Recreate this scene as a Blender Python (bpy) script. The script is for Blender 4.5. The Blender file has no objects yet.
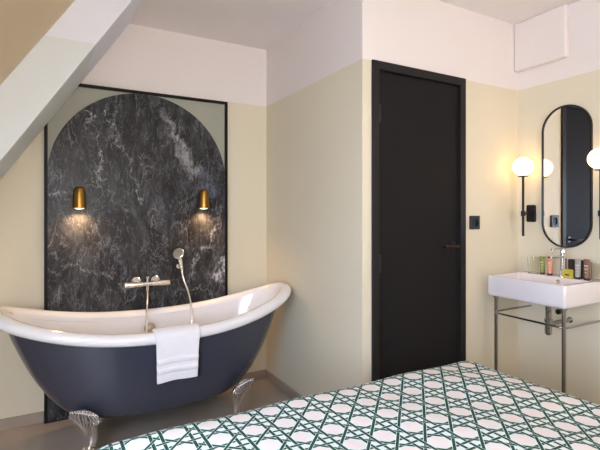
import bpy, bmesh, math, random
from mathutils import Vector, Matrix
random.seed(7)
PI = math.pi
C = bpy.context.scene.collection

# ------------------------------------------------------------------ materials
def srgb(r, g, b):
    f = lambda c: (c/255/12.92) if c/255 <= .04045 else ((c/255+.055)/1.055)**2.4
    return (f(r), f(g), f(b), 1)

class NT:
    def __init__(s, m): s.m = m; s.t = m.node_tree; s.n = s.t.nodes; s.bsdf = s.n['Principled BSDF']
    def new(s, k, **kw):
        n = s.n.new(k)
        for a, v in kw.items(): setattr(n, a, v)
        return n
    def link(s, a, b): s.t.links.new(a, b)
    def val(s, sock, v):
        if hasattr(v, 'is_output') or isinstance(v, bpy.types.NodeSocket): s.link(v, sock)
        else: sock.default_value = v
    def math(s, op, a, b=0.0, c=None):
        n = s.new('ShaderNodeMath', operation=op)
        s.val(n.inputs[0], a); s.val(n.inputs[1], b)
        if c is not None: s.val(n.inputs[2], c)
        return n.outputs[0]
    def mix(s, f, a, b):
        n = s.new('ShaderNodeMix', data_type='RGBA')
        s.val(n.inputs[0], f); s.val(n.inputs[6], a); s.val(n.inputs[7], b)
        return n.outputs[2]
    def noise(s, vec, scale, detail=4, rough=.5, dist=0.0):
        n = s.new('ShaderNodeTexNoise')
        n.inputs['Scale'].default_value = scale; n.inputs['Detail'].default_value = detail
        n.inputs['Roughness'].default_value = rough; n.inputs['Distortion'].default_value = dist
        if vec is not None: s.link(vec, n.inputs['Vector'])
        return n
    def ramp(s, f, stops):
        n = s.new('ShaderNodeValToRGB'); e = n.color_ramp.elements
        e[0].position, e[0].color = stops[0]; e[1].position, e[1].color = stops[-1]
        for p, c in stops[1:-1]:
            x = e.new(p); x.color = c
        s.link(f, n.inputs[0]); return n.outputs[0]
    def smooth(s, v, lo, hi):
        n = s.new('ShaderNodeMapRange', interpolation_type='SMOOTHSTEP')
        s.val(n.inputs[0], v); n.inputs[1].default_value = lo; n.inputs[2].default_value = hi
        return n.outputs[0]
    def bump(s, h, strength=.2, dist=.01):
        n = s.new('ShaderNodeBump'); n.inputs['Strength'].default_value = strength
        n.inputs['Distance'].default_value = dist; s.link(h, n.inputs['Height'])
        s.link(n.outputs[0], s.bsdf.inputs['Normal'])

def mat(name, col, rough=.5, metal=0.0, var=.04, vscale=12, bump=0.0, bscale=80, spec=.5, coat=0.0, bdist=.002):
    m = bpy.data.materials.new(name); m.use_nodes = True; t = NT(m)
    b = t.bsdf
    b.inputs['Roughness'].default_value = rough; b.inputs['Metallic'].default_value = metal
    b.inputs['Specular IOR Level'].default_value = spec; b.inputs['Coat Weight'].default_value = coat
    b.inputs['Coat Roughness'].default_value = .06
    tc = t.new('ShaderNodeTexCoord')
    n = t.noise(tc.outputs['Object'], vscale, 3)
    lo = tuple(c*(1-var) for c in col[:3])+(1,); hi = tuple(min(1, c*(1+var)) for c in col[:3])+(1,)
    t.link(t.ramp(n.outputs[0], [(.3, lo), (.7, hi)]), b.inputs['Base Color'])
    if bump:
        n2 = t.noise(tc.outputs['Object'], bscale, 4)
        t.bump(n2.outputs[0], bump, bdist)
    return m

PAINT_Z = 2.125
def wall_paint(name='two_tone_wall_paint', c0=(225, 214, 188), w0=(236, 226, 219)):
    m = bpy.data.materials.new(name); m.use_nodes = True; t = NT(m)
    g = t.new('ShaderNodeNewGeometry'); sp = t.new('ShaderNodeSeparateXYZ'); t.link(g.outputs['Position'], sp.inputs[0])
    n = t.noise(g.outputs['Position'], 3, 3)
    cream = t.mix(n.outputs[0], srgb(*c0), srgb(*[k+4 for k in c0]))
    white = t.mix(n.outputs[0], srgb(*w0), srgb(*[k+4 for k in w0]))
    f = t.smooth(sp.outputs[2], PAINT_Z-.0015, PAINT_Z+.0015)
    t.link(t.mix(f, cream, white), t.bsdf.inputs['Base Color'])
    t.bsdf.inputs['Roughness'].default_value = .62
    n2 = t.noise(g.outputs['Position'], 120, 3); t.bump(n2.outputs[0], .12, .002)
    return m

def floor_mat():
    m = bpy.data.materials.new('poured_floor'); m.use_nodes = True; t = NT(m)
    tc = t.new('ShaderNodeTexCoord')
    n = t.noise(tc.outputs['Object'], 1.6, 5, .55, .6)
    t.link(t.ramp(n.outputs[0], [(.3, srgb(170, 156, 142)), (.7, srgb(184, 170, 156))]), t.bsdf.inputs['Base Color'])
    t.bsdf.inputs['Roughness'].default_value = .42
    n2 = t.noise(tc.outputs['Object'], 25, 3); t.bump(n2.outputs[0], .05, .003)
    return m

def marble_mat():
    m = bpy.data.materials.new('dark_veined_marble'); m.use_nodes = True; t = NT(m)
    g = t.new('ShaderNodeTexCoord'); P = g.outputs['Object']
    mp = t.new('ShaderNodeMapping'); t.link(P, mp.inputs[0])
    mp.inputs['Rotation'].default_value = (0, math.radians(24), 0); mp.inputs['Scale'].default_value = (1.5, 1, .62)
    V = mp.outputs[0]
    warp = t.noise(V, 3.2, 6, .62)
    add = t.new('ShaderNodeVectorMath', operation='MULTIPLY_ADD')
    t.link(warp.outputs[1], add.inputs[0]); add.inputs[1].default_value = (.32, .32, .32); t.link(V, add.inputs[2])
    W = add.outputs[0]
    base = t.noise(W, 6, 10, .72, .5)
    c = t.ramp(base.outputs[0], [(.25, srgb(24, 23, 23)), (.48, srgb(50, 49, 50)), (.6, srgb(72, 72, 74)), (.78, srgb(118, 117, 118))])
    fine = t.noise(W, 20, 10, .72, 1.6)
    c = t.mix(t.math('MULTIPLY', t.smooth(fine.outputs[0], .52, .68), .75), c, srgb(122, 122, 127))
    c = t.mix(t.math('MULTIPLY', t.smooth(fine.outputs[0], .46, .30), .7), c, srgb(12, 12, 14))
    def veins(sc, width, strength, col, c, brk=4.0):
        v = t.new('ShaderNodeTexVoronoi', feature='DISTANCE_TO_EDGE'); v.inputs['Scale'].default_value = sc
        t.link(W, v.inputs['Vector'])
        k = t.smooth(v.outputs['Distance'], width, 0)
        b = t.noise(V, brk, 4)
        k = t.math('MULTIPLY', k, t.smooth(b.outputs[0], .46, .62))
        return t.mix(t.math('MULTIPLY', k, strength), c, col)
    c = veins(2.6, .007, .4, srgb(196, 196, 198), c)
    c = veins(7.5, .012, .4, srgb(170, 170, 176), c, 3)
    c = veins(15, .04, .4, srgb(160, 160, 166), c, 6)
    sp = t.new('ShaderNodeSeparateXYZ'); t.link(P, sp.inputs[0]); X, Z = sp.outputs[0], sp.outputs[2]
    wn = t.noise(P, 7, 8, .7)
    wob = t.math('MULTIPLY', t.math('SUBTRACT', wn.outputs[0], .5), .34)
    def streak(x0, z0, x1, z1, wd, strength, c, col):
        L = math.hypot(x1-x0, z1-z0); ux, uz = (x1-x0)/L, (z1-z0)/L
        dx = t.math('SUBTRACT', X, x0); dz = t.math('SUBTRACT', Z, z0)
        al = t.math('ADD', t.math('MULTIPLY', dx, ux), t.math('MULTIPLY', dz, uz))
        ac = t.math('ABSOLUTE', t.math('ADD', t.math('SUBTRACT', t.math('MULTIPLY', dx, uz), t.math('MULTIPLY', dz, ux)), wob))
        ends = t.math('MAXIMUM', t.math('SUBTRACT', t.math('ABSOLUTE', t.math('SUBTRACT', al, L/2)), L/2), 0)
        d = t.math('ADD', ac, ends)
        k = t.smooth(d, wd, 0)
        k = t.math('MULTIPLY', k, t.smooth(fine.outputs[0], .38, .6))
        return t.mix(t.math('MULTIPLY', k, strength), c, col)
    c = streak(.62, 1.97, .70, 1.90, .05, .6, c, srgb(170, 168, 168))
    c = streak(.70, 1.90, .86, 1.58, .075, .75, c, srgb(176, 174, 174))
    c = streak(1.03, 1.22, .94, 1.02, .022, .6, c, srgb(190, 188, 188))
    c = streak(1.10, .97, 1.02, .82, .05, .95, c, srgb(214, 213, 214))
    c = streak(1.06, 1.34, 1.03, 1.24, .03, .6, c, srgb(150, 150, 152))
    c = streak(.30, 1.12, .42, .80, .04, .45, c, srgb(120, 126, 136))
    c = streak(-.02, 1.05, .42, .78, .012, .6, c, srgb(160, 160, 164))
    c = streak(.90, .98, .80, .80, .03, .6, c, srgb(180, 180, 184))
    c = streak(.90, 1.60, 1.00, 1.42, .05, .5, c, srgb(120, 132, 152))
    c = streak(.18, 1.95, .26, 1.50, .008, .9, c, srgb(196, 196, 196))
    c = streak(.30, 1.98, .52, 1.35, .007, .9, c, srgb(190, 190, 190))
    c = streak(-.03, 1.42, .12, 1.36, .02, .8, c, srgb(180, 180, 180))
    t.link(c, t.bsdf.inputs['Base Color'])
    t.bsdf.inputs['Roughness'].default_value = .3
    t.bsdf.inputs['Specular IOR Level'].default_value = .14
    return m

def cane_mat():
    m = bpy.data.materials.new('woven_cane_print_cotton'); m.use_nodes = True; t = NT(m)
    uv = t.new('ShaderNodeUVMap'); uv.uv_map = 'UVMap'
    sp = t.new('ShaderNodeSeparateXYZ'); t.link(uv.outputs[0], sp.inputs[0])
    PX, PY = .105, .1105
    U = t.math('SUBTRACT', t.math('FRACT', t.math('DIVIDE', t.math('SUBTRACT', sp.outputs[0], .834-PX/2-PX*40), PX)), .5)
    Vv = t.math('SUBTRACT', t.math('FRACT', t.math('DIVIDE', t.math('SUBTRACT', sp.outputs[1], 1.226-PY/2-PY*40), PY)), .5)
    aU, aV = t.math('ABSOLUTE', U), t.math('ABSOLUTE', Vv)
    dn = t.noise(uv.outputs[0], 300, 2)
    green = t.mix(dn.outputs[0], srgb(22, 62, 50), srgb(42, 90, 74))
    mint = srgb(226, 235, 229); hole = srgb(240, 230, 225); edge = srgb(238, 243, 240)
    # hole: an octagon, the rest a faint mint ground
    S = t.math('ADD', U, Vv); D = t.math('SUBTRACT', U, Vv)
    oct_ = t.math('MAXIMUM', t.math('MAXIMUM', aU, aV), t.math('MULTIPLY', t.math('MAXIMUM', t.math('ABSOLUTE', S), t.math('ABSOLUTE', D)), .90))
    c = t.mix(t.smooth(oct_, .31, .295), mint, hole)
    def strand(c, dist, w, o=.010):
        c = t.mix(t.smooth(dist, w+o+.008, w+o-.004), c, edge)
        return t.mix(t.smooth(dist, w+.006, w-.006), c, green)
    a = .14
    dV = t.math('ABSOLUTE', t.math('SUBTRACT', aV, .5-a))    # strands running along x
    dU = t.math('ABSOLUTE', t.math('SUBTRACT', aU, .5-a))    # strands running along y
    dS = t.math('MULTIPLY', t.math('ABSOLUTE', t.math('SUBTRACT', t.math('ABSOLUTE', S), .5)), .7071)
    dD = t.math('MULTIPLY', t.math('ABSOLUTE', t.math('SUBTRACT', t.math('ABSOLUTE', D), .5)), .7071)
    c = strand(c, dV, .042)
    cD = strand(strand(c, dS, .044), dD, .040); cS = strand(strand(c, dD, .040), dS, .044)
    # the two diagonals pass over one another by turns
    c = t.mix(t.math('GREATER_THAN', aU, aV), cD, cS)
    cU = strand(c, dU, .046); cV = strand(cU, dV, .042)
    over = t.math('GREATER_THAN', t.math('MULTIPLY', U, Vv), 0.0)
    nearx = t.math('MULTIPLY', t.math('LESS_THAN', dU, .075), t.math('LESS_THAN', dV, .06))
    c = t.mix(t.math('MULTIPLY', over, nearx), cU, cV)
    # the diagonals ride over the upright pair on one side only
    c3 = strand(c, dD, .040)
    k3 = t.math('MULTIPLY', t.math('LESS_THAN', dU, .08), t.math('MULTIPLY', t.math('GREATER_THAN', U, 0.0), t.math('LESS_THAN', dD, .06)))
    c = t.mix(k3, c, c3)
    t.link(c, t.bsdf.inputs['Base Color'])
    t.bsdf.inputs['Roughness'].default_value = .9; t.bsdf.inputs['Specular IOR Level'].default_value = .15
    n = t.noise(uv.outputs[0], 14, 4); n2 = t.noise(uv.outputs[0], 420, 2)
    h = t.math('ADD', n.outputs[0], t.math('MULTIPLY', n2.outputs[0], .03)); t.bump(h, .25, .02)
    return m

def emit(name, col, strength):
    m = bpy.data.materials.new(name); m.use_nodes = True; t = NT(m)
    t.bsdf.inputs['Base Color'].default_value = col; t.bsdf.inputs['Emission Color'].default_value = col
    t.bsdf.inputs['Emission Strength'].default_value = strength
    n = t.noise(None, 3); t.link(t.mix(t.math('MULTIPLY', n.outputs[0], .04), col, (1, 1, 1, 1)), t.bsdf.inputs['Emission Color'])
    t.bsdf.inputs['Roughness'].default_value = .3
    return m

def towel_mat():
    m = mat('terry_cotton', srgb(246, 244, 246), .95, 0, .02, 30, .6, 420, .1, 0, .004)
    return m
def glass_mat():
    m = bpy.data.materials.new('clear_glass'); m.use_nodes = True; t = NT(m)
    t.bsdf.inputs['Transmission Weight'].default_value = 1; t.bsdf.inputs['IOR'].default_value = 1.3
    t.bsdf.inputs['Roughness'].default_value = .02; t.bsdf.inputs['Base Color'].default_value = (.97, .98, .96, 1)
    n = t.noise(None, 5); t.link(t.math('MULTIPLY', n.outputs[0], .04), t.bsdf.inputs['Roughness'])
    return m

M = dict(
    wall=wall_paint(), rafter=wall_paint('two_tone_rafter_with_daylight', (222, 227, 226), (234, 236, 246)), floor=floor_mat(), marble=marble_mat(), cane=cane_mat(),  # rafter: wall paint made paler and cooler, daylight put into its colour
    slope=mat('cream_sloped_ceiling_paint', srgb(226, 204, 168), .65, 0, .02, 4, .1, 120),
    ceiling=mat('white_ceiling_paint', srgb(244, 235, 231), .7, 0, .015, 4, .1, 120),
    skirting=mat('taupe_skirting', srgb(168, 152, 136), .5, 0, .04, 5),
    blackframe=mat('black_powder_coat', srgb(20, 19, 19), .5, 0, .1, 30, .05, 200, .2),
    door=mat('charcoal_door_lacquer', srgb(33, 31, 31), .6, 0, .05, 4, .04, 60, .1),
    doorframe=mat('charcoal_frame_lacquer', srgb(34, 31, 30), .5, 0, .05, 5, 0, 60, .25),
    bronze=mat('dark_bronze', srgb(58, 46, 40), .3, .8, .1, 20),
    black=mat('matt_black_metal', srgb(14, 13, 13), .45, 0, .1, 20, 0, 80, .3),
    sage=mat('sage_green_board', srgb(162, 162, 146), .6, 0, .03, 6, .05, 100),
    navy=mat('navy_enamel', srgb(60, 63, 76), .2, 0, .03, 4, 0, 10, .5, .25),
    enamel=mat('white_enamel', srgb(244, 242, 242), .12, 0, .01, 4, 0, 10, .5, .5),
    ceramic=mat('white_ceramic', srgb(240, 232, 232), .12, 0, .01, 4, 0, 10, .5, .5),
    chrome=mat('polished_chrome', (.82, .82, .84, 1), .12, 1, .03, 8, .08, 40),
    darkreflchrome=mat('chrome_with_painted_dark_reflection', (.42, .41, .40, 1), .14, 1, .03, 8),  # plain chrome with the dark room's reflection put into its base colour
    footchrome=mat('cast_chrome', (.84, .82, .81, 1), .13, 1, .05, 20, .5, 50, .5, 0, .004),
    brightchrome=mat('bright_brushed_chrome', (.9, .88, .85, 1), .25, 1, .03, 8),
    brass=mat('brushed_brass', srgb(160, 122, 58), .32, 1, .08, 30, .05, 90),
    towel=towel_mat(), glass=glass_mat(),
    cotton=mat('white_cotton', srgb(232, 228, 222), .9, 0, .02, 20, .2, 200, .2),
    bedbase=mat('taupe_upholstery', srgb(140, 128, 116), .9, 0, .05, 40, .3, 300, .2),
    wood=mat('dark_oak', srgb(64, 46, 34), .5, 0, .2, 14),
    mirror=mat('mirror_silver', (.86, .87, .88, 1), .01, 1, .003, 2),
    globe=emit('opal_globe_glow', srgb(255, 208, 138), 5.5),
    bulb=emit('warm_lamp_glow', srgb(255, 214, 140), 6.0),
    capb=mat('dark_brown_cap', srgb(46, 30, 24), .4, 0, .05, 20),
    tgreen=mat('olive_green_tube', srgb(132, 142, 62), .45, 0, .05, 30),
    torange=mat('coral_tube', srgb(226, 148, 118), .45, 0, .05, 30),
    tcream=mat('pale_blush_tube', srgb(232, 208, 188), .45, 0, .04, 30),
    tgrey=mat('grey_tube', srgb(168, 163, 156), .45, 0, .06, 30),
    tbrown=mat('brown_tube', srgb(136, 98, 78), .45, 0, .06, 30),
    label=mat('printed_label', srgb(226, 214, 196), .6, 0, .05, 60),
    yellow=mat('yellow_green_soap_wrapper', srgb(200, 184, 66), .5, 0, .05, 30),
    darkpouch=mat('dark_brown_leather', srgb(52, 38, 32), .5, 0, .15, 40, .3, 120),
    hole=mat('socket_recess', srgb(8, 8, 8), .6),
    plastic=mat('white_window_frame', srgb(235, 235, 235), .4),
    drainbronze=mat('aged_nickel', srgb(190, 176, 160), .3, .9, .08, 20),
)

# ------------------------------------------------------------------ mesh helpers
def obj(name, bm, m, parent=None, smooth=False, bevel=0, angle=35):
    me = bpy.data.meshes.new(name); bmesh.ops.recalc_face_normals(bm, faces=bm.faces)
    bm.to_mesh(me); bm.free()
    o = bpy.data.objects.new(name, me); C.objects.link(o)
    for mm in (m if isinstance(m, (list, tuple)) else [m]): me.materials.append(mm)
    if parent: o.parent = parent
    if smooth:
        for p in me.polygons: p.use_smooth = True
        me.set_sharp_from_angle(angle=math.radians(angle))
    if bevel:
        b = o.modifiers.new('bevel', 'BEVEL'); b.width = bevel; b.segments = 3; b.limit_method = 'ANGLE'
    return o
def thing(name, label, cat, loc=(0, 0, 0), group=None, rz=0):
    o = bpy.data.objects.new(name, None); C.objects.link(o); o.location = loc; o.rotation_euler = (0, 0, rz)
    o.empty_display_size = .05
    tag(o, label, cat, group); return o
def tag(o, label, cat, group=None):
    o['label'] = label; o['category'] = cat
    if group: o['group'] = group
    return o
def struct(o): o['kind'] = 'structure'; return o
def box(bm, x0, x1, y0, y1, z0, z1):
    v = [bm.verts.new((x, y, z)) for x in (x0, x1) for y in (y0, y1) for z in (z0, z1)]
    for f in ((0, 1, 3, 2), (4, 6, 7, 5), (0, 4, 5, 1), (2, 3, 7, 6), (0, 2, 6, 4), (1, 5, 7, 3)):
        bm.faces.new([v[i] for i in f])
    return bm
def B(*a): return box(bmesh.new(), *a)
def prism(bm, pts, axis, a0, a1):
    """pts in the plane across axis ('x': (y,z), 'y': (x,z), 'z': (x,y))"""
    def P(p, a): return {'x': (a, p[0], p[1]), 'y': (p[0], a, p[1]), 'z': (p[0], p[1], a)}[axis]
    lo = [bm.verts.new(P(p, a0)) for p in pts]; hi = [bm.verts.new(P(p, a1)) for p in pts]
    n = len(pts); bm.faces.new(lo); bm.faces.new(hi[::-1])
    for i in range(n): bm.faces.new((lo[i], lo[(i+1) % n], hi[(i+1) % n], hi[i]))
    return bm
def ring_strip(bm, outer, inner, axis, a0, a1):
    """a closed frame between two outlines, with thickness"""
    def P(p, a): return {'x': (a, p[0], p[1]), 'y': (p[0], a, p[1])}[axis]
    L = [[bm.verts.new(P(p, a)) for p in o] for o in (outer, inner) for a in (a0, a1)]
    n = len(outer)
    for A, Bq in ((0, 1), (1, 3), (3, 2), (2, 0)):
        for i in range(n): bm.faces.new((L[A][i], L[A][(i+1) % n], L[Bq][(i+1) % n], L[Bq][i]))
    return bm
def lathe(bm, prof, n=28, c=(0, 0, 0), axis='z'):
    """prof: (radius, along)"""
    rows = []
    for r, a in prof:
        row = []
        for i in range(n):
            t = 2*PI*i/n; u, v = r*math.cos(t), r*math.sin(t)
            p = {'z': (u, v, a), 'y': (u, a, v), 'x': (a, u, v)}[axis]
            row.append(bm.verts.new((p[0]+c[0], p[1]+c[1], p[2]+c[2])))
        rows.append(row)
    for A, Bq in zip(rows, rows[1:]):
        for i in range(n): bm.faces.new((A[i], A[(i+1) % n], Bq[(i+1) % n], Bq[i]))
    bm.faces.new(rows[0]); bm.faces.new(rows[-1][::-1])
    return bm
def tube(bm, pts, r, n=10):
    pts = [Vector(p) for p in pts]; rows = []; up = None
    for i, p in enumerate(pts):
        d = (pts[min(i+1, len(pts)-1)]-pts[max(i-1, 0)]).normalized()
        if up is None: up = Vector((0, 0, 1)) if abs(d.z) < .9 else Vector((1, 0, 0))
        a = (up-d*up.dot(d)).normalized(); up = a; b = d.cross(a)
        rr = r[i] if isinstance(r, (list, tuple)) else r
        rows.append([bm.verts.new(p+a*math.cos(2*PI*k/n)*rr+b*math.sin(2*PI*k/n)*rr) for k in range(n)])
    for A, Bq in zip(rows, rows[1:]):
        for k in range(n): bm.faces.new((A[k], A[(k+1) % n], Bq[(k+1) % n], Bq[k]))
    bm.faces.new(rows[0]); bm.faces.new(rows[-1][::-1])
    return bm
def spline(pts, n=8):
    P = [Vector(p) for p in pts]; P = [2*P[0]-P[1]]+P+[2*P[-1]-P[-2]]; out = []
    for i in range(1, len(P)-2):
        for k in range(n):
            t = k/n; a, b, c, d = P[i-1:i+3]
            out.append(.5*((2*b)+(c-a)*t+(2*a-5*b+4*c-d)*t*t+(-a+3*b-3*c+d)*t**3))
    out.append(P[-2]); return out
def rrect(x0, x1, y0, y1, r, n=6):
    o = []
    for cx, cy, a in ((x1-r, y1-r, 0), (x0+r, y1-r, 90), (x0+r, y0+r, 180), (x1-r, y0+r, 270)):
        for k in range(n+1):
            t = math.radians(a+90*k/n); o.append((cx+r*math.cos(t), cy+r*math.sin(t)))
    return o
def lerp(tab, x):
    for (a, p), (b, q) in zip(tab, tab[1:]):
        if x <= b: return p+(q-p)*(x-a)/(b-a)
    return tab[-1][1]
def hermite(tab, n):
    """resample a list of tuples with a smooth curve"""
    return [tuple(v) for v in spline([tuple(t)+(0,)*(3-len(t)) for t in tab], n)]

# ------------------------------------------------------------------ the room
AY, BX, CY, DX, H = 3.16, 1.442, 1.92, 2.752, 2.567
REAR, LX = -2.9, -1.467
def slope_z(x): return 1.5*x+2.202
SX = (H-2.202)/1.5
struct(obj('floor', B(LX-.3, DX+.15, REAR-.15, AY+.15, -.1, 0), M['floor']))
struct(obj('ceiling', B(SX-.1, DX+.15, REAR-.15, AY+.15, H, H+.1), M['ceiling']))
struct(obj('wall_back', B(LX-.3, BX+.15, AY, AY+.14, 0, H), M['wall']))
struct(obj('wall_alcove', B(BX, BX+.1, CY+.14, AY, 0, H), M['wall']))
# the door wall with an opening for the door
DO = (1.502, 2.229, 2.127)
bm = bmesh.new()
box(bm, BX, DO[0]+.006, CY, CY+.14, 0, H); box(bm, DO[1]-.006, DX+.15, CY, CY+.14, 0, H); box(bm, DO[0]+.006, DO[1]-.006, CY, CY+.14, DO[2]-.006, H)
struct(obj('wall_front', bm, M['wall']))
struct(obj('wall_right', B(DX, DX+.14, REAR, CY, 0, H), M['wall']))
# rear wall with a window opening, sloped left wall with a roof window opening
RW = (-.55, .95, .75, 2.3)
bm = bmesh.new()
box(bm, LX-.3, RW[0], REAR-.14, REAR, 0, H); box(bm, RW[1], DX+.14, REAR-.14, REAR, 0, H)
box(bm, RW[0], RW[1], REAR-.14, REAR, 0, RW[2]); box(bm, RW[0], RW[1], REAR-.14, REAR, RW[3], H)
struct(obj('wall_rear', bm, M['wall']))
def slope_piece(bm, x0, x1, y0, y1):
    prism(bm, [(x0, slope_z(x0)), (x1, slope_z(x1)), (x1, slope_z(x1)+.15), (x0, slope_z(x0)+.15)], 'y', y0, y1)
SW = (-.98, -.36, -.75, .95)      # roof window: x range, y range
bm = bmesh.new(); xl = -2.202/1.5
slope_piece(bm, xl, SX, REAR, SW[2]); slope_piece(bm, xl, SX, SW[3], AY)
slope_piece(bm, xl, SW[0], SW[2], SW[3]); slope_piece(bm, SW[1], SX, SW[2], SW[3])
struct(obj('wall_left', bm, M['slope']))
def window(name, quad, nrm, strength, col):
    """frame of four bars round a lit pane; quad: centre, u half vector, v half vector"""
    c, u, v = [Vector(q) for q in quad]; n = Vector(nrm).normalized()
    root = bpy.data.objects.new(name, None); C.objects.link(root); root.location = c; struct(root)
    bm = bmesh.new(); uu, vv = u.normalized(), v.normalized(); lu, lv = u.length, v.length
    def bar(u0, u1, v0, v1):
        vs = [bm.verts.new(uu*a+vv*b+n*d) for a in (u0, u1) for b in (v0, v1) for d in (-.03, .03)]
        for f in ((0, 1, 3, 2), (4, 6, 7, 5), (0, 4, 5, 1), (2, 3, 7, 6), (0, 2, 6, 4), (1, 5, 7, 3)): bm.faces.new([vs[i] for i in f])
    w = .05
    bar(-lu, lu, -lv, -lv+w); bar(-lu, lu, lv-w, lv); bar(-lu, -lu+w, -lv+w, lv-w); bar(lu-w, lu, -lv+w, lv-w); bar(-.025, .025, -lv+w, lv-w)
    f = obj('window_frame', bm, M['plastic'], root); struct(f)
    bm = bmesh.new(); vs = [bm.verts.new(uu*a+vv*b-n*d) for a, b in ((-lu, -lv), (lu, -lv), (lu, lv), (-lu, lv)) for d in (.012, .018)]
    for q in ((0, 2, 4, 6), (1, 7, 5, 3), (0, 1, 3, 2), (2, 3, 5, 4), (4, 5, 7, 6), (6, 7, 1, 0)): bm.faces.new([vs[i] for i in q])
    p = obj('pane', bm, emit('daylight_pane_'+name, col, strength), root); struct(p)
    return root
window('window_1', (((RW[0]+RW[1])/2, REAR-.07, (RW[2]+RW[3])/2), ((RW[1]-RW[0])/2, 0, 0), (0, 0, (RW[3]-RW[2])/2)), (0, 1, 0), 17.5, srgb(250, 246, 246))
sm = (SW[0]+SW[1])/2; nx = Vector((1.5, 0, -1)).normalized()
window('window_2', ((sm-nx.x*.05, (SW[2]+SW[3])/2, slope_z(sm)-nx.z*.05), (0, (SW[3]-SW[2])/2, 0), ((SW[1]-SW[0])/2, 0, (slope_z(SW[1])-slope_z(SW[0]))/2)), nx, 22.0, srgb(204, 224, 255))

# rafter casing (two-tone, paler and cooler for painted-in daylight) against the back wall
BY = 2.386
f_lo = lambda x: 1.525*x+1.862
b_lo = lambda x: 1.49*x+1.922
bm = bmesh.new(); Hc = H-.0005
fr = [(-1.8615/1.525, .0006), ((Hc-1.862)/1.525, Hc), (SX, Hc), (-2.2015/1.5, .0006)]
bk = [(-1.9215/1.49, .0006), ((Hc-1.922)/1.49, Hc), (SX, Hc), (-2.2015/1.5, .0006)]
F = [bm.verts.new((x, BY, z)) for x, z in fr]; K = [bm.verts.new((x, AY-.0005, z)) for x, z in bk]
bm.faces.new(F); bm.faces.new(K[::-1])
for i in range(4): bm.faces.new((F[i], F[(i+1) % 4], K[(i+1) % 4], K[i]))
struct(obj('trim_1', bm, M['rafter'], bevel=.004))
# boxed casing high on the right wall
struct(obj('trim_2', B(DX-.045, DX-.0005, 1.57, CY-.0005, 2.245, H-.0005), M['wall'], bevel=.012))
# baseboards
struct(obj('baseboard_back', B(-1.22, -.068, AY-.013, AY-.0005, .0005, .068), M['skirting'], bevel=.002))
struct(obj('baseboard_back', B(1.134, BX-.001, AY-.013, AY-.0005, .0005, .068), M['skirting'], bevel=.002))
struct(obj('baseboard_alcove', B(BX-.013, BX-.0005, CY+.001, AY-.014, .0005, .068), M['skirting'], bevel=.002))
struct(obj('baseboard_front', B(DO[1]+.002, DX-.014, CY-.013, CY-.0005, .0005, .068), M['skirting'], bevel=.002))
struct(obj('baseboard_right', B(DX-.013, DX-.0005, REAR+.01, CY-.001, .0005, .068), M['skirting'], bevel=.002))

# ------------------------------------------------------------------ door
root = bpy.data.objects.new('door_1', None); C.objects.link(root); struct(root)
root.location = ((DO[0]+DO[1])/2, CY, 0)
def dob(name, bm, m, parent, **k):
    bmesh.ops.translate(bm, verts=bm.verts, vec=-Vector(root.location)); return obj(name, bm, m, parent, **k)
fw = .046
bm = bmesh.new()
x0, x1, zt = DO
prism(bm, [(x0, .001), (x0+fw, .001), (x0+fw, zt-fw), (x1-fw, zt-fw), (x1-fw, .001), (x1, .001), (x1, zt), (x0, zt)], 'y', CY-.014, CY-.001)
prism(bm, [(x0+.008, .001), (x0+fw, .001), (x0+fw, zt-fw), (x1-fw, zt-fw), (x1-fw, .001), (x1-.008, .001), (x1-.008, zt-.008), (x0+.008, zt-.008)], 'y', CY, CY+.10)
dob('door_frame', bm, M['doorframe'], root, bevel=.0015)
leaf = dob('door_leaf', B(x0+fw+.004, x1-fw-.004, CY+.006, CY+.046, .006, zt-fw-.005), M['door'], root, bevel=.002)
for z in (1.795, .965, .24):
    bm = lathe(bmesh.new(), [(.0001, z), (.0095, z), (.0095, z+.095), (.0001, z+.095)], 14, (x0+fw+.007, CY-.006, 0))
    box(bm, x0+fw+.006, x0+fw+.020, CY-.001, CY+.005, z+.002, z+.093)
    dob('hinge', bm, M['hole'], root, smooth=True)
hx, hz = 2.128, 1.092
rose = dob('handle_rose', lathe(bmesh.new(), [(.0001, CY+.005), (.026, CY+.005), (.026, CY-.001), (.023, CY-.004), (.0001, CY-.004)], 28, (hx, 0, hz), 'y'), M['bronze'], root, smooth=True)
bm = tube(bmesh.new(), spline([(hx, CY-.003, hz), (hx, CY-.038, hz), (hx-.008, CY-.047, hz), (hx-.03, CY-.05, hz), (hx-.075, CY-.05, hz), (hx-.122, CY-.05, hz)], 6), .0085, 14)
dob('handle_lever', bm, M['bronze'], root, smooth=True)

# socket on the door wall
def plate_thing(name, label, cat, loc, axis):
    return thing(name, label, cat, loc)
t = thing('wall_socket', 'square black wall socket beside the dark door', 'wall socket', (2.316, CY-.0005, 1.232))
bm = ring_strip(bmesh.new(), rrect(-.043, .043, -.043, .043, .006), rrect(-.026, .026, -.026, .026, .022), 'y', -.011, 0)
obj('cover_plate', bm, M['black'], t, bevel=.001)
bm = lathe(bmesh.new(), [(.0001, -.002), (.0255, -.002), (.0255, -.004), (.0001, -.004)], 24, (0, 0, 0), 'y')
obj('socket_recess', bm, M['hole'], t, smooth=True)
bm = bmesh.new()
for sx in (-.0095, .0095): lathe(bm, [(.0001, -.0045), (.003, -.0045), (.003, -.0062), (.0001, -.0062)], 12, (sx, 0, 0), 'y')
obj('contact_pin', bm, M['bronze'], t)

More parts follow.
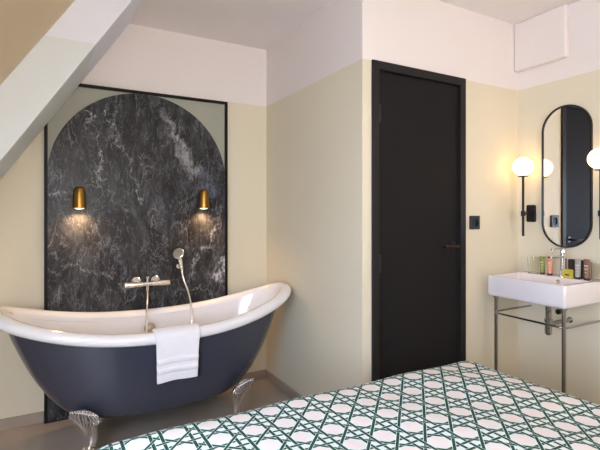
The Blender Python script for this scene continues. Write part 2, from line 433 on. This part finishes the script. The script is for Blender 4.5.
# ------------------------------------------------------------------ marble panel behind the bath
PX0, PX1, PT = -.066, 1.112, 2.114
pc = thing('wall_panel', 'tall black framed panel with a dark marble arch on sage green board behind the bath', 'wall panel', (0, AY, 0))
def shift(bm, v): bmesh.ops.translate(bm, verts=bm.verts, vec=v); return bm
obj('backing_board', B(PX0+.004, PX1-.004, -.018, -.001, .002, PT-.004), M['sage'], pc)
r = (PX1-PX0)/2-.016; cx = (PX0+PX1)/2; cz = 2.097-r
arch = [(cx-r, .004), (cx+r, .004)]+[(cx+r*math.cos(PI*k/72), cz+r*math.sin(PI*k/72)) for k in range(73)]
obj('marble_arch', prism(bmesh.new(), arch, 'y', -.026, -.0185), M['marble'], pc)
fo = [(PX0, .001), (PX1, .001), (PX1, PT), (PX0, PT)]; w = .019
fi = [(PX0+w, .003), (PX1-w, .003), (PX1-w, PT-w), (PX0+w, PT-w)]
obj('panel_frame', ring_strip(bmesh.new(), fo, fi, 'y', -.034, -.0005), M['blackframe'], pc)
PF = AY-.027   # front of marble

# brass downlights
def downlight(x, z, label):
    t = thing('wall_lamp', label, 'wall lamp', (x, PF-.05, z), 'brass downlights on the marble')
    obj('lamp_shade', lathe(bmesh.new(), [(.0001, .135), (.017, .134), (.0255, .129), (.0305, .119), (.033, .10), (.0375, .02), (.038, 0), (.033, 0), (.030, .03), (.0001, .03)], 36), M['brass'], t, smooth=True)
    obj('lamp_lens', lathe(bmesh.new(), [(.0001, -.006), (.016, -.0045), (.029, .0), (.0305, .006), (.0001, .012)], 28), M['bulb'], t, smooth=True)
    bm = lathe(bmesh.new(), [(.0001, .049), (.022, .049), (.022, .043), (.009, .041), (.009, .02), (.0001, .02)], 20, (0, 0, .085), 'y')
    obj('wall_mount', bm, M['brass'], t, smooth=True)
    L = bpy.data.lights.new('downlight_beam', 'SPOT'); L.energy = 11.0; L.color = (1, .62, .33); L.spot_size = math.radians(150); L.spot_blend = .8; L.shadow_soft_size = .02
    o = bpy.data.objects.new('downlight_beam', L); C.objects.link(o); o.parent = t; o.location = (0, 0, -.012)
    return t
downlight(.126, 1.322, 'small brass downlight on the left of the marble arch')
downlight(.918, 1.325, 'small brass downlight on the right of the marble arch, above the hand shower')

# ------------------------------------------------------------------ bathtub
TX, TY = .545, 2.745
A_, B_ = .868, .340
ZM, ZE, ZB = .634, .785, .190
tub = thing('bathtub', 'navy double slipper clawfoot bathtub, white inside, standing before the marble arch', 'bathtub', (TX, TY, 0))
NT_ = 96
def plan(t, a, b, n=2.25):
    c, s = math.cos(t), math.sin(t)
    return a*math.copysign(abs(c)**(2/n), c), b*math.copysign(abs(s)**(2/n), s)
def rim_h(x, a=A_):
    return ZM+(ZE-ZM)*min(1, abs(x)/a)**2.3
# shell: fraction of height -> fraction of half length / half width
SH = [(0, 0, 0), (0, .30, .40), (.004, .44, .66), (.03, .575, .80), (.10, .66, .865), (.22, .735, .915), (.40, .82, .95), (.60, .89, .972), (.80, .95, .988), (1.0, 1.0, 1.0)]
SH = hermite(SH, 4)
SH = [(max(0, f), a, b) for f, a, b in SH]
def shell(off_a, off_b, zb, ztop_off, cap=True):
    bm = bmesh.new(); rows = []
    for f, ka, kb in SH[1:]:
        row = []
        for i in range(NT_):
            t = 2*PI*i/NT_
            xr, yr = plan(t, A_-off_a, B_-off_b)
            h = rim_h(xr, A_-off_a)+ztop_off
            row.append(bm.verts.new((xr*ka, yr*kb, zb+(h-zb)*f)))
        rows.append(row)
    for P, Q in zip(rows, rows[1:]):
        for i in range(NT_): bm.faces.new((P[i], P[(i+1) % NT_], Q[(i+1) % NT_], Q[i]))
    bm.faces.new(rows[0])
    return bm, rows
bm, _ = shell(.072, .034, ZB, -.018)
obj('tub_shell', bm, M['navy'], tub, smooth=True, angle=60)
# white interior and rolled rim in one enamel skin
bm, rows = shell(.085, .075, ZB+.045, -.012)
last = rows[-1]
prof = [(a*1.15, b*1.2) for a, b in [(-.052, .004), (-.047, .016), (-.036, .025), (-.018, .029), (0, .028), (.012, .022), (.020, .010), (.0205, -.004), (.014, -.017), (.002, -.024), (-.012, -.024), (-.034, -.020), (-.055, -.014)]]
for off, dz in prof:
    row = []
    for i in range(NT_):
        t = 2*PI*i/NT_; e = 1e-3
        x, y = plan(t, A_-.02, B_-.02)
        xa, ya = plan(t+e, A_-.02, B_-.02); xb, yb = plan(t-e, A_-.02, B_-.02)
        d = Vector((xa-xb, ya-yb, 0)).normalized(); nn = Vector((d.y, -d.x, 0))
        row.append(bm.verts.new((x+nn.x*off, y+nn.y*off, rim_h(x, A_-.02)-.012+dz)))
    for i in range(NT_): bm.faces.new((last[i], last[(i+1) % NT_], row[(i+1) % NT_], row[i]))
    last = row
obj('tub_basin', bm, M['enamel'], tub, smooth=True, angle=60)
# overflow and waste
bm = lathe(bmesh.new(), [(.0001, .0), (.036, .0), (.036, -.006), (.028, -.012), (.012, -.022), (.0001, -.024)], 28, (-.012, B_-.100, .545), 'y')
obj('overflow_knob', bm, M['drainbronze'], tub, smooth=True)
obj('waste_plug', lathe(bmesh.new(), [(.0001, 0), (.032, 0), (.032, .004), (.026, .008), (.0001, .009)], 24, (0, 0, ZB+.0455)), M['chrome'], tub, smooth=True)

# claw feet: local +x points outwards
def foot_mesh():
    bm = bmesh.new()
    path = hermite([(.074, .262), (.056, .238), (.036, .206), (.020, .168), (.012, .130), (.016, .095), (.030, .064)], 5)
    wid = [(0, .066), (.08, .088), (.18, .095), (.30, .060), (.41, .037), (.7, .031), (1, .025)]
    thk = [(0, .010), (.2, .022), (.45, .030), (.7, .029), (1, .024)]
    n = 40; rows = []
    N = len(path)-1
    for k, p in enumerate(path):
        s = k/N; q = path[min(k+1, N)]; q0 = path[max(k-1, 0)]
        dx, dz = q[0]-q0[0], q[1]-q0[1]; L = math.hypot(dx, dz); nx_, nz_ = -dz/L, dx/L
        w_, h_ = lerp(wid, s), lerp(thk, s); row = []
        for i in range(n):
            a = 2*PI*i/n
            fade = max(0, 1-s/.5)
            rip = 1+.13*fade*math.cos(9*a)+.05*fade*math.cos(5*a+14*s)
            lat = w_*math.cos(a)*rip
            out = h_*math.sin(a)*(1+.35*fade*math.cos(11*math.cos(a)*2.2+9*s))
            lift = fade*.022*math.cos(lat/.092*1.5)   # the leaf crest rises in the middle
            row.append(bm.verts.new((p[0]+nx_*out, lat, p[1]+nz_*out+lift*(1-s*2 if s < .5 else 0))))
        rows.append(row)
    for P, Q in zip(rows, rows[1:]):
        for i in range(n): bm.faces.new((P[i], P[(i+1) % n], Q[(i+1) % n], Q[i]))
    bm.faces.new(rows[0]); bm.faces.new(rows[-1][::-1])
    # acanthus ribs fanning over the outer face, each ending in a curl
    for q in range(-4, 5):
        u = q/4.0; pts = []
        for k in range(9):
            s = .62-.60*k/8; p = path[int(s*N)]; p2 = path[min(N, int(s*N)+1)]
            dx, dz = p2[0]-p[0], p2[1]-p[1]; L = math.hypot(dx, dz) or 1
            w_, h_ = lerp(wid, s), lerp(thk, s)
            oo = h_*math.sqrt(max(.0, 1-(u*.92)**2))+.003
            fade = max(0, 1-s/.5)
            lat = w_*u*.95
            pts.append((p[0]-dz/L*oo, lat, p[1]+dx/L*oo+fade*.022*math.cos(lat/.092*1.5)*(1-s*2 if s < .5 else 0)))
        e = Vector(pts[-1]); rc = .010
        for k in range(1, 8):
            a = k/7*1.5*PI; pts.append((e.x+rc*math.sin(a)*1.0, e.y, e.z+.004+rc*(1-math.cos(a))*.5))
        tube(bm, pts, [.0028+.0022*math.sin(PI*min(1, i/9)) for i in range(len(pts))], 7)
    for sg in (-1, 1):
        pts = []
        for k in range(16):
            a = k/15*2.8*PI; r_ = .019-.0145*k/15
            pts.append((.066+.002*k/15, sg*(.074-.012)+sg*r_*math.cos(a), .232+r_*math.sin(a)))
        tube(bm, pts, .0045, 7)
    # claws gripping the ball
    for a in (-70, -25, 25, 70):
        r0 = math.radians(a); c, s = math.cos(r0), math.sin(r0)
        pts = spline([(.014, s*.010, .082), (.030+c*.014, s*.026, .072), (.036+c*.030, s*.037, .045), (.036+c*.032, s*.036, .022), (.036+c*.026, s*.029, .010)], 4)
        m_ = len(pts); tube(bm, pts, [.010-.006*i/m_ for i in range(m_)], 9)
    return bm
def ball_mesh():
    bm = bmesh.new(); lathe(bm, [(max(.0001, .032*math.sin(PI*k/14)), .0325-.032*math.cos(PI*k/14)) for k in range(15)], 26, (.036, 0, 0)); return bm
f0 = None
for (sx, sy) in ((-1, -1), (1, -1), (-1, 1), (1, 1)):
    if f0 is None:
        f0 = obj('claw_foot', foot_mesh(), M['footchrome'], tub, smooth=True, angle=70); b0 = obj('ball', ball_mesh(), M['footchrome'], f0, smooth=True, angle=70); f = f0
    else:
        f = f0.copy(); C.objects.link(f); f.parent = tub; b = b0.copy(); C.objects.link(b); b.parent = f
    f.location = (sx*.375, sy*.190, .0005) if sx < 0 else (sx*.405, sy*.200, .0005); f.rotation_euler = (0, 0, math.atan2(sy*.75, sx*(.66 if sx < 0 else .42)))

# ------------------------------------------------------------------ bath mixer, hand shower, hose
mx = thing('bath_mixer_tap', 'chrome bar mixer tap with hose mounted low on the marble', 'mixer tap', (.532, PF-.001, .820))
y0 = -.062
bm = lathe(bmesh.new(), [(.0001, -.145), (.019, -.145), (.021, -.142), (.021, -.082), (.018, -.078), (.018, -.03), (.0001, -.03)], 26, (0, y0, 0), 'x')
obj('control_knob', bm, M['brightchrome'], mx, smooth=True)
bm = lathe(bmesh.new(), [(.0001, .03), (.018, .03), (.018, .078), (.021, .082), (.021, .142), (.019, .145), (.0001, .145)], 26, (0, y0, 0), 'x')
obj('control_knob', bm, M['brightchrome'], mx, smooth=True)
obj('mixer_body', lathe(bmesh.new(), [(.0001, -.0295), (.015, -.0295), (.015, .0295), (.0001, .0295)], 26, (0, y0, 0), 'x'), M['chrome'], mx, smooth=True)
for sx in (-1, 1):
    bm = lathe(bmesh.new(), [(.0001, 0), (.030, 0), (.030, -.006), (.022, -.014), (.013, -.018), (.013, y0+.01), (.0001, y0+.01)], 24, (sx*.062, 0, .012), 'y')
    obj('wall_flange', bm, M['brightchrome'], mx, smooth=True)
bm = lathe(bmesh.new(), [(.0001, -.014), (.011, -.014), (.011, -.042), (.009, -.046), (.0001, -.046)], 18, (0, y0, 0)); obj('hose_outlet', bm, M['chrome'], mx, smooth=True)
obj('diverter', lathe(bmesh.new(), [(.0001, .014), (.007, .014), (.007, .03), (.012, .034), (.012, .05), (.0001, .052)], 18, (0, y0, 0)), M['chrome'], mx, smooth=True)
# hose: down into the tub and up to the hand shower
W0 = Vector((.532, PF-.001, .820))
hs = Vector((.752, PF-.001, .965))
pts = [Vector((.532, PF-.063, .7725)), Vector((.527, PF-.095, .73)), Vector((.512, PF-.155, .65)), Vector((.504, PF-.195, .52)), Vector((.518, PF-.18, .40)), Vector((.57, PF-.22, .30)), Vector((.66, PF-.22, .30)),
       Vector((.745, PF-.19, .40)), Vector((.790, PF-.195, .54)), Vector((.800, PF-.155, .66)), Vector((.792, PF-.095, .76)), Vector((.772, PF-.066, .83)), Vector((.762, PF-.060, .888))]
P = spline(pts, 14); rr = [.0062+.0009*(i % 2) for i in range(len(P))]
o = obj('shower_hose', tube(bmesh.new(), P, rr, 10), M['brightchrome'], None, smooth=True); tag(o, 'thin chrome shower hose hanging from the bar mixer into the bathtub', 'hose')
sh = thing('hand_shower', 'chrome hand shower hooked on the marble between mixer and right downlight', 'hand shower', hs)
bm = lathe(bmesh.new(), [(.0001, 0), (.017, 0), (.017, -.008), (.010, -.012), (.010, -.040), (.0001, -.040)], 20, (0, 0, -.045), 'y')
obj('shower_holder', bm, M['chrome'], sh, smooth=True)
bm = tube(bmesh.new(), spline([(.010, -.060, -.075), (.006, -.057, -.045), (0, -.054, -.01), (-.006, -.052, .02)], 5), [.0095+.0005*i for i in range(16)], 16)
obj('handle', bm, M['brightchrome'], sh, smooth=True)
bm = lathe(bmesh.new(), [(.0001, .018), (.016, .016), (.034, .004), (.040, -.008), (.040, -.017), (.036, -.020), (.0001, -.020)], 32, (0, 0, 0), 'y')
bmesh.ops.rotate(bm, verts=bm.verts, cent=(0, 0, 0), matrix=Matrix.Rotation(math.radians(-38), 3, 'Z') @ Matrix.Rotation(math.radians(-30), 3, 'X')); shift(bm, Vector((-.010, -.060, .042)))
obj('shower_head', bm, M['brightchrome'], sh, smooth=True)

# ------------------------------------------------------------------ towel over the front rim
tx0, tx1 = .452, .690
yo = TY-B_                                     # outer rim in y at the middle
hb = rim_h(0)
pr = [(yo+.104, hb-.135), (yo+.098, hb-.08), (yo+.093, hb-.03), (yo+.086, hb+.006), (yo+.064, hb+.028), (yo+.036, hb+.035), (yo+.008, hb+.029), (yo-.010, hb+.010), (yo-.016, hb-.02),
      (yo-.015, hb-.06), (yo-.013, hb-.12), (yo-.012, hb-.185), (yo-.010, hb-.240)]
prs = [(p.x, p.y) for p in spline([(a, b, 0) for a, b in pr], 9)]
bm = bmesh.new(); nx_ = 30; rows = []
for k, (yy, zz) in enumerate(prs):
    s = k/(len(prs)-1); row = []
    for i in range(nx_+1):
        u = i/nx_; x = tx0+(tx1-tx0)*u; drop = max(0, (s-.55)/.45)
        x += drop*(.012*(1-u)-.010*u)+.0015*math.sin(11*s+u)
        dz_ = rim_h(x-TX, A_)-hb
        wv = drop*.004*math.sin(u*9+1.0)
        band = .005 if (.83 < s < .86 or .895 < s < .925) else 0
        row.append(bm.verts.new((x, yy-wv-band, zz+dz_+drop*.006*math.sin(u*3))))
    rows.append(row)
for P_, Q in zip(rows, rows[1:]):
    for i in range(nx_): bm.faces.new((P_[i], P_[i+1], Q[i+1], Q[i]))
o = obj('towel', bm, M['towel'], None, smooth=True, angle=80)
sd = o.modifiers.new('thick', 'SOLIDIFY'); sd.thickness = .011; sd.offset = 0
bv = o.modifiers.new('soft', 'BEVEL'); bv.width = .004; bv.segments = 3; bv.limit_method = 'ANGLE'
tag(o, 'white folded terry towel draped over the front rim of the bathtub', 'towel')

# ------------------------------------------------------------------ bed
BX0, BX1, BY0, BY1, BZ = .02, 1.73, -.72, 1.48, .630
bed = thing('bed', 'double bed under the green cane patterned bedspread', 'bed', ((BX0+BX1)/2, (BY0+BY1)/2, 0))
def bl(x0, x1, y0, y1, z0, z1):
    bm = B(x0, x1, y0, y1, z0, z1); return shift(bm, -Vector(bed.location))
obj('bed_base', bl(BX0+.07, BX1-.07, BY0+.07, BY1-.07, .10, .32), M['bedbase'], bed, bevel=.015)
obj('mattress', bl(BX0+.07, BX1-.07, BY0+.07, BY1-.07, .322, .555), M['cotton'], bed, bevel=.05)
for x in (BX0+.14, BX1-.14):
    for y in (BY0+.14, BY1-.14):
        bm = lathe(bmesh.new(), [(.0001, .0005), (.02, .0005), (.028, .0995), (.0001, .0995)], 18, (x, y, 0)); obj('leg', shift(bm, -Vector(bed.location)), M['wood'], bed, smooth=True)
obj('headboard', bl(BX0+.03, BX1-.03, BY0-.10, BY0-.02, .0, 1.1), M['bedbase'], bed, bevel=.03)
bm = bmesh.new(); uvl = bm.loops.layers.uv.new('UVMap')
cxb, cyb = (BX0+BX1)/2, (BY0+BY1)/2; R_ = .125; aX, aY = (BX1-BX0)/2-R_, (BY1-BY0)/2-R_
hang = .33; SXe, SYe = aX+R_*PI/2+hang, aY+R_*PI/2+hang; nX, nY = 130, 150
grid = []; uvs = {}
for i in range(nX+1):
    col = []
    for j in range(nY+1):
        s = -SXe+2*SXe*i/nX; t = -SYe+2*SYe*j/nY
        ex, ey = max(0, abs(s)-aX), max(0, abs(t)-aY); d = math.hypot(ex, ey)
        dmax = R_*PI/2+hang; d_ = min(d, dmax)
        if d_ <= R_*PI/2: ho, dr = R_*math.sin(d_/R_), R_*(1-math.cos(d_/R_))
        else: ho, dr = R_, R_+(d_-R_*PI/2)
        if d > 0:
            hx_, hy_ = math.copysign(ex/d*ho, s), math.copysign(ey/d*ho, t)
        else: hx_ = hy_ = 0
        x = max(-aX, min(aX, s))+hx_; y = max(-aY, min(aY, t))+hy_
        puff = .035*(1-min(1, abs(s)/(aX+R_))**2)*(1-min(1, abs(t)/(aY+R_))**2)
        wob = .004*math.sin(s*7+1)*math.sin(t*6)+.003*math.sin(s*13+t*9)
        fold = .012*math.sin((s+t)*22)*max(0, (dr-R_))/.3
        if d > R_*1.4: x += math.copysign(fold, s)*(ex/d); y += math.copysign(fold, t)*(ey/d)
        v = bm.verts.new((x, y, BZ-dr+puff+wob)); col.append(v); uvs[v] = (cxb+s, cyb+t)
    grid.append(col)
for i in range(nX):
    for j in range(nY):
        f = bm.faces.new((grid[i][j], grid[i+1][j], grid[i+1][j+1], grid[i][j+1]))
        for l in f.loops: l[uvl].uv = uvs[l.vert]
o = obj('bedspread', bm, M['cane'], None, smooth=True, angle=80); o.location = (cxb, cyb, 0)
sd = o.modifiers.new('thick', 'SOLIDIFY'); sd.thickness = .008; sd.offset = -1
tag(o, 'white bedspread with green woven cane print spread over the bed', 'bedspread')

# ------------------------------------------------------------------ mirror
def pill(hw, hh, n=24):
    o = []
    for k in range(n+1): a = PI*k/n; o.append((hw*math.cos(a), hh-hw+hw*math.sin(a)))
    for k in range(n+1): a = PI+PI*k/n; o.append((hw*math.cos(a), -(hh-hw)+hw*math.sin(a)))
    return o
mr = thing('wall_mirror', 'tall pill shaped mirror with thin black frame above the basin', 'mirror', (DX-.0008, 1.588, 1.517))
obj('mirror_frame', ring_strip(bmesh.new(), pill(.150, .438), pill(.1435, .4315), 'x', -.020, 0), M['black'], mr, smooth=True)
obj('mirror_glass', prism(bmesh.new(), pill(.1433, .4313), 'x', -.012, -.004), M['mirror'], mr)

# globe sconces
def sconce():
    t = thing('wall_sconce', 'black rod wall sconce with glowing opal globe, left of the mirror', 'wall sconce', (DX-.0008, 1.815, 1.289), 'globe sconces beside the mirror')
    bm = prism(bmesh.new(), rrect(-.029, .029, -.056, .056, .010), 'x', -.020, 0); obj('back_plate', bm, M['black'], t, bevel=.003)
    xr = -.112; yr = -.012
    bm = tube(bmesh.new(), [(-.020, yr, 0), (xr, yr, 0)], .007, 14); obj('arm', bm, M['black'], t, smooth=True)
    bm = lathe(bmesh.new(), [(.0001, -.145), (.0075, -.145), (.0075, .236), (.030, .238), (.030, .244), (.0001, .244)], 24, (xr, yr, 0))
    lathe(bm, [(.0001, -.016), (.014, -.016), (.014, .016), (.0001, .016)], 20, (xr, yr, 0)); obj('rod', bm, M['black'], t, smooth=True)
    bm = lathe(bmesh.new(), [(max(.0001, 0.064*math.sin(PI*k/24)), .303-.060*math.cos(PI*k/24)) for k in range(25)], 40, (xr, yr, 0)); obj('globe', bm, M['globe'], t, smooth=True, angle=80)
    return t
s0 = sconce()
s1 = s0.copy(); C.objects.link(s1); s1.location = (DX-.0008, 1.350, 1.292)
s1['label'] = 'black rod wall sconce with glowing opal globe, right of the mirror at the photo edge'
for ch in list(s0.children):
    c = ch.copy(); C.objects.link(c); c.parent = s1

# ------------------------------------------------------------------ washbasin on chrome stand
WX0, WX1, WY0, WY1, WZ0, WZ1 = 2.345, DX-.001, 1.364, 1.842, .782, .908
ws = thing('washbasin', 'white rectangular washbasin mounted on the right wall over a chrome stand', 'washbasin', ((WX0+WX1)/2, (WY0+WY1)/2, WZ0))
off = -Vector(ws.location)
bm = bmesh.new()
def rect_loop(x0, x1, y0, y1, z, r): return [bm.verts.new((x, y, z)) for x, y in rrect(x0, x1, y0, y1, r, 5)]
loops = [rect_loop(WX0+.012, WX1, WY0+.012, WY1-.012, WZ0, .012), rect_loop(WX0+.003, WX1, WY0+.003, WY1-.003, WZ0+.006, .012), rect_loop(WX0, WX1, WY0, WY1, WZ0+.018, .012), rect_loop(WX0, WX1, WY0, WY1, WZ1-.007, .012),
         rect_loop(WX0+.002, WX1, WY0+.002, WY1-.002, WZ1-.002, .012), rect_loop(WX0+.007, WX1-.005, WY0+.007, WY1-.007, WZ1, .012),
         rect_loop(WX0+.016, WX1-.125, WY0+.018, WY1-.018, WZ1, .02), rect_loop(WX0+.020, WX1-.129, WY0+.022, WY1-.022, WZ1-.004, .02),
         rect_loop(WX0+.030, WX1-.137, WY0+.034, WY1-.034, WZ1-.065, .03), rect_loop(WX0+.055, WX1-.16, WY0+.06, WY1-.06, WZ1-.092, .03), rect_loop(WX0+.12, WX1-.21, WY0+.17, WY1-.17, WZ1-.098, .02)]
for P_, Q in zip(loops, loops[1:]):
    n = len(P_)
    for i in range(n): bm.faces.new((P_[i], P_[(i+1) % n], Q[(i+1) % n], Q[i]))
bm.faces.new(loops[0]); bm.faces.new(loops[-1])
obj('basin_body', shift(bm, off), M['ceramic'], ws, smooth=True, angle=50)
bm = lathe(bmesh.new(), [(.0001, 0), (.012, 0), (.012, -.004), (.008, -.005), (.007, -.001), (.0001, -.001)], 22, (WX1-.1338, 1.562, .884), 'x'); obj('overflow_ring', shift(bm, off), M['chrome'], ws, smooth=True)
obj('waste_plug', shift(lathe(bmesh.new(), [(.0001, .8075), (.026, .8075), (.026, .811), (.0001, .813)], 22, (2.53, 1.595, 0)), off), M['chrome'], ws, smooth=True)
# bottle trap under the basin, standing free: its own thing
tr = thing('bottle_trap', 'chrome bottle trap hanging under the washbasin', 'drain trap', (2.53, 1.568, .578))
bm = lathe(bmesh.new(), [(.0001, .0), (.014, .0), (.020, .008), (.020, .075), (.023, .078), (.023, .092), (.0165, .096), (.0165, .202), (.0001, .202)], 26); obj('trap_body', bm, M['darkreflchrome'], tr, smooth=True)
bm = tube(bmesh.new(), spline([(.018, 0, .062), (.06, 0, .062), (.16, 0, .062), (.2205, 0, .062)], 4), .013, 16); lathe(bm, [(.0001, .2205), (.018, .2205), (.018, .214), (.0001, .214)], 22, (0, 0, .062), 'x'); obj('waste_pipe', bm, M['darkreflchrome'], tr, smooth=True)
av = thing('angle_valve', 'small black and chrome angle valve on the wall under the washbasin', 'valve', (DX-.001, 1.60, .690))
obj('valve_body', tube(bmesh.new(), [(0, 0, 0), (-.05, 0, 0)], .007, 12), M['darkreflchrome'], av, smooth=True)
obj('valve_knob', lathe(bmesh.new(), [(.0001, -.051), (.014, -.051), (.016, -.058), (.016, -.075), (.0001, -.077)], 18, (0, 0, 0), 'x'), M['black'], av, smooth=True)
# stand
st = thing('basin_stand', 'chrome tubular stand with towel rail carrying the white washbasin', 'basin stand', ((WX0+WX1)/2, (WY0+WY1)/2, 0))
so = -Vector(st.location); lx = WX0+.035
for ly in (WY0+.026, WY1-.035):
    bm = bmesh.new(); lathe(bm, [(.0001, .0005), (.018, .0005), (.018, .006), (.011, .010), (.011, WZ0-.008), (.017, WZ0-.007), (.017, WZ0-.0008), (.0001, WZ0-.0008)], 22, (lx, ly, 0)); obj('leg', shift(bm, so), M['darkreflchrome'], st, smooth=True)
zr = .680; xa, ya, yb = lx-.016, WY0+.010, WY1-.019
pts = [(DX-.002, yb, zr), (xa+.06, yb, zr)]
for k in range(9):
    a = math.radians(90+90*k/8); pts.append((xa+.05+.05*math.cos(a), yb-.05+.05*math.sin(a), zr))
for k in range(9):
    a = math.radians(180+90*k/8); pts.append((xa+.05+.05*math.cos(a), ya+.05+.05*math.sin(a), zr))
pts += [(DX-.002, ya, zr)]
obj('towel_rail', shift(tube(bmesh.new(), pts, .0065, 12), so), M['darkreflchrome'], st, smooth=True)
# basin mixer tap
bt = thing('basin_mixer_tap', 'chrome single lever mixer tap standing on the washbasin', 'mixer tap', (2.668, 1.565, WZ1+.0005))
obj('tap_body', lathe(bmesh.new(), [(.0001, 0), (.025, 0), (.025, .004), (.0205, .008), (.0205, .146), (.0001, .146)], 28), M['chrome'], bt, smooth=True)
bm = prism(bmesh.new(), rrect(-.135, .0, -.014, .014, .006), 'z', .116, .130); obj('spout', bm, M['chrome'], bt, bevel=.003)
bm = lathe(bmesh.new(), [(.0001, .148), (.0205, .148), (.0205, .168), (.018, .172), (.0001, .172)], 28); prism(bm, rrect(-.115, .005, -.010, .010, .005), 'z', .1655, .172); obj('lever', bm, M['chrome'], bt, smooth=True)

# toiletries on the back ledge
def tube_bottle(x, y, w, h, m, label, rz=0.0, lab=True):
    t = thing('toiletry_tube', label, 'toiletry tube', (x, y, WZ1+.0006), 'toiletries on the washbasin', rz)
    obj('cap', lathe(bmesh.new(), [(.0001, 0), (w*.40, 0), (w*.42, .002), (w*.42, .013), (.0001, .013)], 20), M['capb'], t, smooth=True)
    bm = bmesh.new(); rows = []; n = 24
    for k in range(9):
        s = k/8; a = w*.44+(w*.5-w*.44)*s; b = w*.42*(1-s)**.7+.0012
        rows.append([bm.verts.new((b*math.sin(2*PI*i/n), a*math.cos(2*PI*i/n), .0134+s*(h-.022))) for i in range(n)])
    rows.append([bm.verts.new((.0012*math.sin(2*PI*i/n), w*.5*math.cos(2*PI*i/n), h)) for i in range(n)])
    for P_, Q in zip(rows, rows[1:]):
        for i in range(n): bm.faces.new((P_[i], P_[(i+1) % n], Q[(i+1) % n], Q[i]))
    bm.faces.new(rows[0]); bm.faces.new(rows[-1])
    obj('tube_body', bm, m, t, smooth=True, angle=60)
    if lab:
        bm = bmesh.new()
        for (zz, ww, hh) in ((.66, .30, .05), (.56, .24, .02), (.50, .28, .02), (.36, .14, .03)):
            xx = -(w*.42*(1-zz)**.7)-.0016
            box(bm, xx-.0004, xx+.0008, -w*ww, w*ww, h*zz, h*(zz+hh))
        obj('print', bm, M['label'], t)
    return t
tube_bottle(2.664, 1.690, .033, .112, M['tgreen'], 'olive green toiletry tube with dark cap, leftmost of the coloured tubes')
tube_bottle(2.662, 1.640, .033, .112, M['torange'], 'coral orange toiletry tube with dark cap beside the green one')
tube_bottle(2.700, 1.592, .026, .108, M['tcream'], 'pale blush toiletry tube between the coral tube and the basin tap', 0, False)
tube_bottle(2.655, 1.470, .034, .118, M['tgrey'], 'grey toiletry tube with dark cap in front of the dark pouch')
tube_bottle(2.655, 1.420, .035, .120, M['tbrown'], 'brown toiletry tube with dark cap, rightmost of the tubes')
# dark pouch and yellow soap
o = obj('toiletry_pouch', prism(bmesh.new(), rrect(-.045, .045, 0, .108, .008), 'x', -.012, .012), M['darkpouch'], None, bevel=.004); o.location = (2.705, 1.505, WZ1+.0006)
tag(o, 'dark brown flat pouch leaning behind the yellow soap on the washbasin', 'pouch')
sp_ = thing('wrapped_soap', 'small yellow green wrapped soap standing beside the basin tap', 'soap', (2.645, 1.520, WZ1+.0006), 'toiletries on the washbasin')
obj('soap_wrapper', prism(bmesh.new(), rrect(-.028, .028, 0, .052, .006), 'x', -.011, .011), M['yellow'], sp_, bevel=.003)
obj('soap_print', B(-.0118, -.0112, -.012, .012, .016, .024), M['capb'], sp_)
def tumbler(x, y, label):
    bm = lathe(bmesh.new(), [(.0001, 0), (.028, 0), (.031, .003), (.034, .104), (.0318, .104), (.029, .010), (.0001, .009)], 36)
    o = obj('drinking_glass', bm, M['glass'], None, smooth=True); o.location = (x, y, WZ1+.0006); return tag(o, label, 'drinking glass', 'drinking glasses on the washbasin')
tumbler(2.665, 1.750, 'clear drinking glass at the left end of the washbasin, beside the green tube')
tumbler(2.68, 1.376, 'clear drinking glass at the right end of the washbasin, beside the brown tube')

# ------------------------------------------------------------------ added warm fill light, unseen behind the viewer
cl = thing('added_fill_light', 'added warm fill light behind the bed, shaped as a round opal fixture', 'added fill light', (1.55, -1.35, H-.0005))
obj('fill_light_base', lathe(bmesh.new(), [(.0001, 0), (.20, 0), (.20, -.02), (.0001, -.02)], 36), M['brass'], cl, smooth=True)
obj('fill_light_diffuser', lathe(bmesh.new(), [(.0001, -.021), (.19, -.021), (.185, -.05), (.15, -.075), (.08, -.088), (.0001, -.09)], 36), emit('added_fill_glow', srgb(255, 214, 170), 12.0), cl, smooth=True)

# ------------------------------------------------------------------ world, camera, view
w = bpy.data.worlds.new('sky'); bpy.context.scene.world = w; w.use_nodes = True
bg = w.node_tree.nodes['Background']; bg.inputs[0].default_value = (.75, .85, 1, 1); bg.inputs[1].default_value = .6
cam = bpy.data.cameras.new('camera'); co = bpy.data.objects.new('camera', cam); C.objects.link(co)
co.location = (0, 0, 1.3); co.rotation_euler = (PI/2, 0, -.5039)
cam.sensor_width = 36; cam.lens = 441.91/600*36; cam.shift_y = -13.2/600; cam.clip_start = .02
bpy.context.scene.camera = co
vs = bpy.context.scene.view_settings
vs.view_transform = 'Standard'; vs.look = 'None'; vs.gamma = 1; vs.use_curve_mapping = False; vs.exposure = -0.28
